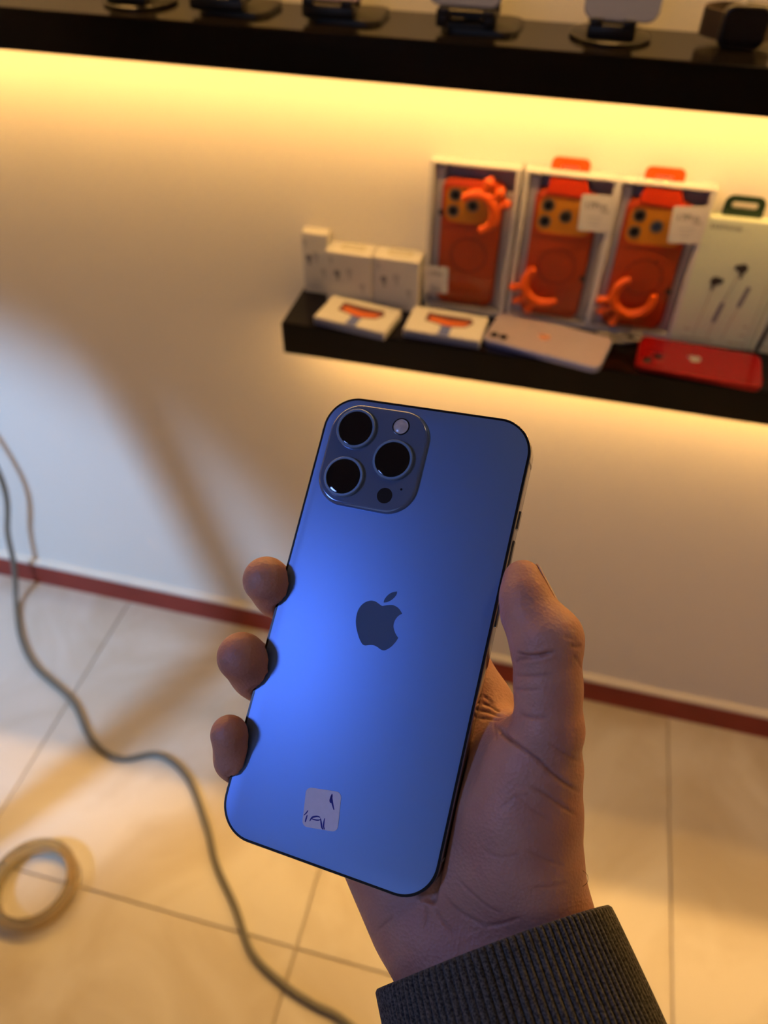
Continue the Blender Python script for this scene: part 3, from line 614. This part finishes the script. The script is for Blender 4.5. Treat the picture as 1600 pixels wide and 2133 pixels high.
# paper sticker with pen strokes
st = thing('sticker', 'small white rounded sticker with blue pen strokes on the blue phone', 'sticker'); st.matrix_world = PM
sm_ = Matrix.Translation((-3.4*mm, -62.45*mm, 0)) @ Matrix.Rotation(math.radians(8.4), 4, 'Z')
link('paper', xf(prism(rrect(12.6*mm, 12.5*mm, 1.9*mm, 6), 0.01*mm, 0.12*mm), sm_), M['sticker'], st)
PEN = [[(-1.17, -56.76), (-1.03, -57.82), (-0.54, -59.05), (0.09, -60.23), (0.79, -61.38)], [(-1.1, -57.02), (-1.04, -58.92), (-0.51, -59.45)], [(-8.95, -66.06), (-8.3, -65.04), (-7.94, -64.11)], [(-7.83, -65.59), (-7.9, -66.98), (-7.91, -68.0)], [(-6.44, -67.22), (-6.22, -66.34), (-5.65, -65.62), (-4.27, -65.0), (-3.19, -65.02)], [(-6.08, -66.3), (-4.85, -66.27), (-3.67, -66.05), (-2.75, -65.5)], [(-3.05, -65.25), (-2.48, -66.44), (-1.78, -67.86), (-1.12, -68.3)], [(-1.63, -64.82), (-1.56, -66.16), (-1.29, -67.44), (-0.69, -68.2)]]
WD = [0.34, 0.5, 0.2, 0.26, 0.28, 0.22, 0.3, 0.26]
for ln, wd in zip(PEN, WD):
    P = catmull([(x*mm, y*mm, 0) for x, y in ln], 6); bm = bmesh.new(); rows = []
    for i, p in enumerate(P):
        d = (P[min(i+1, len(P)-1)]-P[max(i-1, 0)]).normalized(); n_ = Vector((-d.y, d.x, 0))*wd*mm*(0.35+0.65*math.sin(PI*(i+0.5)/len(P)))
        rows.append((bm.verts.new(p+n_+Vector((0, 0, 0.135*mm))), bm.verts.new(p-n_+Vector((0, 0, 0.135*mm)))))
    for a_, b_ in zip(rows, rows[1:]): bm.faces.new((a_[0], a_[1], b_[1], b_[0]))
    bmesh.ops.recalc_face_normals(bm, faces=bm.faces[:])
    bmesh.ops.solidify(bm, geom=bm.faces[:], thickness=0.01*mm)
    link('pen_stroke', bm, M['ink'], st)

# ------------------------------------------------------------------ the hand: one implicit surface (mm in the phone's frame), meshed with surface nets
H = 0.95
lo = np.array([-62.0, -190.0, -70.0]); hi = np.array([140.0, 58.0, 28.0])
N3 = np.ceil((hi-lo)/H).astype(int)
gx, gy, gz = [(lo[i] + H*np.arange(N3[i])).astype(np.float32) for i in range(3)]
GX, GY, GZ = gx[:, None, None], gy[None, :, None], gz[None, None, :]
def cap(p, q, r0, r1, sq=None):
    """tapered capsule; sq=(axis, k) flattens it along an axis."""
    p = np.array(p, np.float32); q = np.array(q, np.float32); d = q-p; L2 = float(d@d)
    X_, Y_, Z_ = GX-p[0], GY-p[1], GZ-p[2]
    t = np.clip((X_*d[0] + Y_*d[1] + Z_*d[2])/L2, 0, 1)
    ex, ey, ez = X_-t*d[0], Y_-t*d[1], Z_-t*d[2]
    if sq: ez = ez*sq
    return np.sqrt(ex*ex+ey*ey+ez*ez) - (r0 + (r1-r0)*t)
def smin(a, b, k):
    h = np.maximum(k-np.abs(a-b), 0)/k; return np.minimum(a, b) - h*h*k*0.25
def chain(pts, k=4.0):
    s = None
    for (a, b) in zip(pts, pts[1:]):
        c = cap(a[:3], b[:3], a[3], b[3]); s = c if s is None else smin(s, c, k)
    return s
#HAND-BEGIN
FINGERS = {
 'index': [(36, -19, -27, 11.5), (12, 14, -24, 9.6), (-6, 32, -21, 8.6), (-17, 43, -18.5, 7.6)],
 'middle': [(22, -25, -29, 11), (-19.2, -11.1, -20.5, 9.8), (-35.5, -0.7, -16.2, 8.2), (-41.9, 3.7, -6.5, 8.5), (-44.3, 6.9, 1.5, 8.6)],
 'ring': [(8, -40, -29, 11), (-18.5, -38.5, -20.5, 9.8), (-35.6, -31.0, -16.6, 9.0), (-42.0, -25.9, -6.5, 9.0), (-44.6, -21.4, 3.8, 8.8)],
 'pinky': [(-2, -58, -27, 10), (-23.5, -67.5, -19, 8.2), (-35.3, -62.6, -14.6, 7.4), (-40.2, -56.6, -4.0, 6.9), (-41.5, -47.6, 3.8, 6.6)],
}
THUMB = [(62.4, -73, -22, 17.4), (60.6, -60.2, -17, 19.3), (58.9, -46.4, -13, 19.2), (59.7, -31.8, -8, 15.9), (62.8, -18.4, 0, 10.7), (60.3, -5.4, 2, 10.2), (56.9, 8.7, 4, 11.3), (50.3, 15.6, 4, 8.9), (47.5, 20.9, 4, 7.6), (45.7, 26, 3, 6.5)]
PALM = [((36, -19, -27), (57, -92, -24), 11, 17), ((22, -25, -29), (52, -92, -25), 11, 17), ((8, -40, -29), (48, -95, -25), 11, 17), ((-2, -58, -27), (41, -98, -25), 11.5, 16.5),
        ((10, -72, -27), (30, -92, -26), 14.5, 15.5), ((58, -60, -18), (70, -82, -24), 18, 17), ((44, -38, -17), (42, -72, -17), 11.5, 12)]
ARM = [((42, -96, -25), (60, -120, -20), 16.0, 17), ((70, -80, -24), (86, -108, -20), 17.5, 19), ((57, -90, -25), (75, -115, -20), 18, 20), ((70, -115, -20), (110, -172, -6), 24, 30)]
#HAND-END
palm = None
for p, q, r0, r1 in PALM:
    c = cap(p, q, r0, r1); palm = c if palm is None else smin(palm, c, 9)
for p, q, r0, r1 in ARM: palm = smin(palm, cap(p, q, r0, r1), 9)
palm = smin(palm, chain(THUMB, 3.0), 8)
palm = smin(palm, cap((54, -26, -10), (38, -22, -24), 6.5, 9), 9)
fs = None
for nm, c in FINGERS.items():
    f = chain(c, 4.0); fs = f if fs is None else smin(fs, f, 1.2)
F_ = smin(palm, fs, 6)
del palm, fs
# flesh gives way where it presses on the phone
bx = np.maximum(np.maximum(np.abs(GX)-39.15, np.abs(GY)-80.5), np.maximum(GZ-0.3, -8.05-GZ))
F_ = np.maximum(F_, -bx)
def surface_nets(Fv):
    nx, ny, nz = Fv.shape; ins = Fv < 0
    c = np.zeros((nx-1, ny-1, nz-1), np.int8); 
    for dx in (0, 1):
        for dy in (0, 1):
            for dz in (0, 1): c += ins[dx:nx-1+dx, dy:ny-1+dy, dz:nz-1+dz]
    act = (c > 0) & (c < 8); I = np.argwhere(act); idx = -np.ones(act.shape, np.int64); idx[act] = np.arange(len(I))
    acc = np.zeros((len(I), 3)); cnt = np.zeros(len(I))
    corners = [(dx, dy, dz) for dx in (0, 1) for dy in (0, 1) for dz in (0, 1)]
    for a in corners:
        for ax in range(3):
            if a[ax]: continue
            b = list(a); b[ax] = 1
            fa = Fv[I[:, 0]+a[0], I[:, 1]+a[1], I[:, 2]+a[2]]; fb = Fv[I[:, 0]+b[0], I[:, 1]+b[1], I[:, 2]+b[2]]
            m = (fa < 0) != (fb < 0); t = np.where(m, fa/np.where(fa-fb == 0, 1, fa-fb), 0)
            p = np.array(a, float)[None, :].repeat(len(I), 0); p[:, ax] += t
            acc[m] += p[m]; cnt[m] += 1
    V = I + acc/np.maximum(cnt, 1)[:, None]
    faces = []
    for ax in range(3):
        o1, o2 = (ax+1) % 3, (ax+2) % 3
        s0 = [slice(None)]*3; s1 = [slice(None)]*3; s0[ax] = slice(0, -1); s1[ax] = slice(1, None)
        A = ins[tuple(s0)]; B = ins[tuple(s1)]; E = np.argwhere(A != B)
        E = E[(E[:, o1] > 0) & (E[:, o2] > 0) & (E[:, o1] < Fv.shape[o1]-1) & (E[:, o2] < Fv.shape[o2]-1)]
        sgn = A[E[:, 0], E[:, 1], E[:, 2]]
        q = []
        for (d1, d2) in ((-1, -1), (0, -1), (0, 0), (-1, 0)):
            K = E.copy(); K[:, o1] += d1; K[:, o2] += d2; q.append(idx[K[:, 0], K[:, 1], K[:, 2]])
        Q = np.stack(q, 1); Q[~sgn] = Q[~sgn][:, ::-1]; faces.append(Q)
    return V, np.concatenate(faces)
V, Q = surface_nets(F_); V = V*H + lo
del F_
# relax the nets a little
e = np.concatenate([Q[:, [0, 1]], Q[:, [1, 2]], Q[:, [2, 3]], Q[:, [3, 0]]]); e = np.concatenate([e, e[:, ::-1]])
deg = np.bincount(e[:, 0], minlength=len(V)).astype(float)
for it in range(3):
    S = np.zeros_like(V)
    for k in range(3): S[:, k] = np.bincount(e[:, 0], weights=V[e[:, 1], k], minlength=len(V))
    V += 0.5*(S/deg[:, None] - V)
me = bpy.data.meshes.new('person'); me.from_pydata((V*mm).tolist(), [], Q.tolist()); me.update()
tmp = bpy.data.objects.new('tmp', me); COL.objects.link(tmp); sd = tmp.modifiers.new('s', 'SUBSURF'); sd.levels = 1; sd.render_levels = 1
me2 = bpy.data.meshes.new_from_object(tmp.evaluated_get(bpy.context.evaluated_depsgraph_get())); bpy.data.objects.remove(tmp); bpy.data.meshes.remove(me); me2.name = 'person'
W_ = np.empty(len(me2.vertices)*3, np.float32); me2.vertices.foreach_get('co', W_); W_ = W_.reshape(-1, 3).astype(np.float64)*1000
NR = np.empty(len(me2.vertices)*3, np.float32); me2.vertex_normals.foreach_get('vector', NR); NR = NR.reshape(-1, 3).astype(np.float64)
#CREASE-BEGIN
CREASES = [
 (0.63, 0.60, [(49.3, 2.7, 11.1), (53.1, 2.3, 13.6), (57.2, 3.4, 14.9), (61.8, 5.7, 14.5)]),
 (0.34, 0.60, [(50.0, 1.3, 11.0), (54.7, 1.6, 13.9), (58.3, 3.3, 14.8), (59.7, 4.5, 15.0)]),
 (0.34, 0.60, [(49.8, -0.4, 9.4), (51.1, 0.5, 11.5), (54.0, 1.3, 13.5)]),
 (0.34, 0.60, [(50.1, -4.4, 7.2), (55.6, -3.4, 12.5), (62.4, -0.9, 12.9)]),
 (0.25, 0.60, [(50.6, -8.3, 6.0), (55.0, -7.9, 11.2), (59.1, -6.5, 12.8)]),
 (0.40, 0.60, [(65.0, 8.3, 12.8), (66.6, 8.3, 11.0), (68.1, 9.0, 8.1)]),
 (0.29, 0.60, [(66.1, 5.6, 11.3), (68.0, 4.1, 8.3), (69.4, 2.4, 4.3)]),
 (0.23, 0.60, [(62.6, 10.5, 14.3), (64.6, 10.3, 13.0), (66.6, 10.1, 10.8)]),
 (0.34, 0.60, [(54.1, -15.3, 8.0), (58.6, -15.3, 10.9), (63.2, -13.9, 11.4)]),
 (0.57, 0.60, [(46.7, -21.2, -3.5), (50.2, -23.2, 3.0), (55.4, -24.7, 7.7), (61.5, -26.7, 9.0), (66.8, -29.8, 7.1), (71.9, -32.5, 2.8), (75.7, -34.7, -5.1)]),
 (0.34, 0.60, [(50.2, -22.2, 2.6), (53.6, -23.9, 6.5), (56.2, -24.8, 8.1)]),
 (0.37, 0.60, [(61.1, -35.1, 7.8), (66.1, -36.5, 6.2), (71.1, -38.9, 2.6), (76.7, -41.9, -5.4)]),
 (0.23, 0.60, [(64.0, -21.2, 10.9), (69.0, -23.3, 8.1), (74.3, -25.7, -2.2)]),
 (0.17, 0.60, [(56.8, -38.1, 7.1), (63.1, -41.7, 6.5), (68.8, -43.7, 4.2)]),
 (0.17, 0.60, [(53.8, -44.5, 6.1), (57.8, -39.8, 7.1), (62.2, -37.2, 7.2)]),
 (0.17, 0.60, [(50.5, -57.6, 2.8), (56.5, -58.2, 4.3), (62.9, -54.7, 5.0)]),
 (0.21, 0.60, [(64.0, -53.7, 5.0), (69.6, -55.1, 2.3), (75.6, -56.3, -3.1)]),
 (0.23, 0.60, [(67.2, -63.9, 2.1), (72.3, -62.8, -0.3), (77.1, -61.0, -4.8)]),
 (0.29, 0.60, [(44.2, -69.5, -2.4), (50.2, -72.2, -1.4), (55.8, -74.3, -1.1), (60.9, -74.5, -0.6)]),
 (0.29, 0.60, [(39.6, -81.5, -5.7), (43.3, -84.3, -5.3), (47.6, -86.1, -4.6)]),
 (0.29, 0.60, [(21.6, -95.4, -11.3), (26.4, -88.7, -8.2)]),
 (0.23, 0.60, [(36.0, -81.6, -6.5), (37.5, -84.5, -6.2), (37.3, -88.0, -6.0)]),
 (0.29, 0.60, [(41.2, -75.9, -4.2), (46.4, -79.0, -4.4), (52.7, -80.1, -3.7), (55.7, -80.3, -3.2)]),
 (0.34, 0.60, [(55.7, -80.5, -3.2), (61.0, -77.5, -1.7), (66.0, -73.9, -0.7)]),
 (0.52, 0.60, [(38.8, -16.3, -13.1), (42.3, -16.6, -12.6), (45.8, -17.6, -10.0)]),
 (0.52, 0.60, [(38.7, -18.8, -11.9), (42.3, -18.5, -10.9), (47.4, -18.5, -6.5)]),
 (0.46, 0.60, [(39.1, -21.2, -10.7), (43.1, -20.4, -8.6), (47.6, -19.4, -4.5)]),
 (0.34, 0.60, [(38.6, -14.1, -14.1), (40.3, -14.6, -14.0), (43.1, -16.1, -13.0)]),
 (0.40, 0.60, [(46.3, -21.6, -3.7), (50.4, -23.2, 3.2), (54.0, -24.3, 6.8)]),
 (0.29, 0.60, [(44.8, -20.8, -6.6), (47.1, -23.3, -0.7), (48.4, -25.8, 2.4)]),
 (0.23, 0.60, [(-40.2, -33.9, 0.6), (-36.9, -30.0, 2.0), (-38.5, -28.8, -7.9)]),
 (0.23, 0.60, [(-40.4, -61.3, 0.5), (-37.0, -58.2, 2.4)])]
#CREASE-END
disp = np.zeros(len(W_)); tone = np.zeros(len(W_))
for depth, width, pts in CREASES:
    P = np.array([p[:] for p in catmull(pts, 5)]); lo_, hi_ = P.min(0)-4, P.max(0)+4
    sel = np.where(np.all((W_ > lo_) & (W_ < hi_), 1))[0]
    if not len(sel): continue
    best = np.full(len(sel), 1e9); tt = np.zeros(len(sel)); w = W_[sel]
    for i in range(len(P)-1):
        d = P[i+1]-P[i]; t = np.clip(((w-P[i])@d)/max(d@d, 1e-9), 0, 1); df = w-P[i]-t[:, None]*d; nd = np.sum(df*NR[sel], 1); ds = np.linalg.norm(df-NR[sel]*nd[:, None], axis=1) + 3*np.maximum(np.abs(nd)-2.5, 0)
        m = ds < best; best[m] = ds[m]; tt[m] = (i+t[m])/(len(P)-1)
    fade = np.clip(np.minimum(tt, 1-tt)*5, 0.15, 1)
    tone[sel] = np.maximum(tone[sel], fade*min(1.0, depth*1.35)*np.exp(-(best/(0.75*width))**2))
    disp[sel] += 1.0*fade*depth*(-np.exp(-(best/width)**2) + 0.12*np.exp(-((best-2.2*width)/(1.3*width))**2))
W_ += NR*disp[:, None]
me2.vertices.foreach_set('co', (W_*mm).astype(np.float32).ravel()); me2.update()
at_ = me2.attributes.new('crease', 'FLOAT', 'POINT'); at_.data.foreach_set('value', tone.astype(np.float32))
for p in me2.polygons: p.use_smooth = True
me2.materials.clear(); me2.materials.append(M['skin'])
hand = bpy.data.objects.new('person', me2); COL.objects.link(hand); hand.matrix_world = PM
hand['label'] = 'right hand of a person in a charcoal ribbed cuff, holding up the blue phone'; hand['category'] = 'person'

# cuff and sleeve: ribbed elliptical tube along the forearm
def sleeve():
    across = np.array([0.805, 0.593, 0.0]); mnr = np.array([0.123, -0.172, -0.977]); axis = np.array([0.569, -0.794, 0.211])
    c0 = np.array([57.4, -92.2, -23.0]); NR_ = 108; SEG = NR_*8; bm = bmesh.new(); rings = []
    prof = [(6.0, 36.0, 26.0, 0.2), (1.2, 38.2, 28.2, 0.5), (0.0, 39.4, 29.4, 0.7), (-0.6, 40.3, 30.3, 0.9), (0.3, 41.0, 31.0, 1.0), (2.5, 41.2, 31.2, 1.0)]
    for k in range(1, 14): prof.append((2.5+4.0*k, 41.2 + 0.16*k*1.4, 31.2 + 0.2*k, 1.0))
    prof += [(58, 44.8, 35, 0.8), (62, 49, 39, 0.2), (70, 52, 43, 0.0), (110, 54, 47, 0.0), (170, 57, 52, 0.0), (240, 60, 56, 0.0)]
    for (s, A_, B_, rib) in prof:
        ring = []
        for k in range(SEG):
            th = 2*PI*k/SEG; ph_ = 2*PI*((k/8.0) % 1.0)
            f = rib*1.25*(abs(math.cos(ph_/2))**0.6 - 0.5) + 0.55*math.sin(3*th+s*0.05)
            if s > 60: f += 2.0*math.sin(5*th + s*0.06)*min(1, (s-58)/30) + 1.5*math.sin(s*0.21 + 2*th)*min(1, (s-58)/30)
            p = c0 + axis*(s + 0.5*math.sin(2*th+0.6)) + across*(A_+f)*math.cos(th) + mnr*(B_+f)*math.sin(th)
            ring.append(bm.verts.new(p*mm))
        rings.append(ring)
    for a_, b_ in zip(rings, rings[1:]):
        for k in range(SEG): bm.faces.new((a_[k], a_[(k+1) % SEG], b_[(k+1) % SEG], b_[k]))
    bmesh.ops.recalc_face_normals(bm, faces=bm.faces[:]); return bm
link('sleeve', sleeve(), M['knit'], hand, smooth=False, label='charcoal ribbed sweatshirt sleeve')
for p in bpy.data.objects['sleeve'].data.polygons: p.use_smooth = True

# thumbnail: a thin curved plate on the outer side of the thumb tip
nc = np.array([45.7, 25.6, 3.0]); nd = np.array([-0.54, 0.84, -0.05]); nd /= np.linalg.norm(nd)
nn_ = np.array([0.76, 0.46, -0.46]); nn_ -= nd*(nn_@nd); nn_ /= np.linalg.norm(nn_); ns = np.cross(nd, nn_)
bm = bmesh.new(); rows = []
for i in range(13):
    row = []; a_ = -10.5 + 14.5*i/12
    rr_ = 7.15 + 0.12*max(0, -a_) - 0.055*max(0, a_-0.5)**2
    hw = 0.80 if a_ < 1.0 else 0.80*math.sqrt(max(0.04, 1-((a_-1.0)/3.3)**2))
    for k in range(11):
        th = hw*(k/10*2-1); row.append(bm.verts.new((nc + nd*a_ + nn_*rr_*math.cos(th) + ns*rr_*math.sin(th))*mm))
    rows.append(row)
for p_, q_ in zip(rows, rows[1:]):
    for k in range(10): bm.faces.new((p_[k], p_[k+1], q_[k+1], q_[k]))
bmesh.ops.recalc_face_normals(bm, faces=bm.faces[:])
bmesh.ops.solidify(bm, geom=bm.faces[:], thickness=0.35*mm)
link('thumbnail', bm, M['nail'], hand, smooth=True)
link('hair', tube([Vector(p)*mm for p in catmull([(77.5, -66.0, -14), (80.5, -63.6, -13), (82.6, -61.2, -13), (82.4, -59.0, -13), (80.8, -58.0, -13)], 5)], 0.07*mm, 5), M['hair'], hand, label='stray dark hair at the wrist')
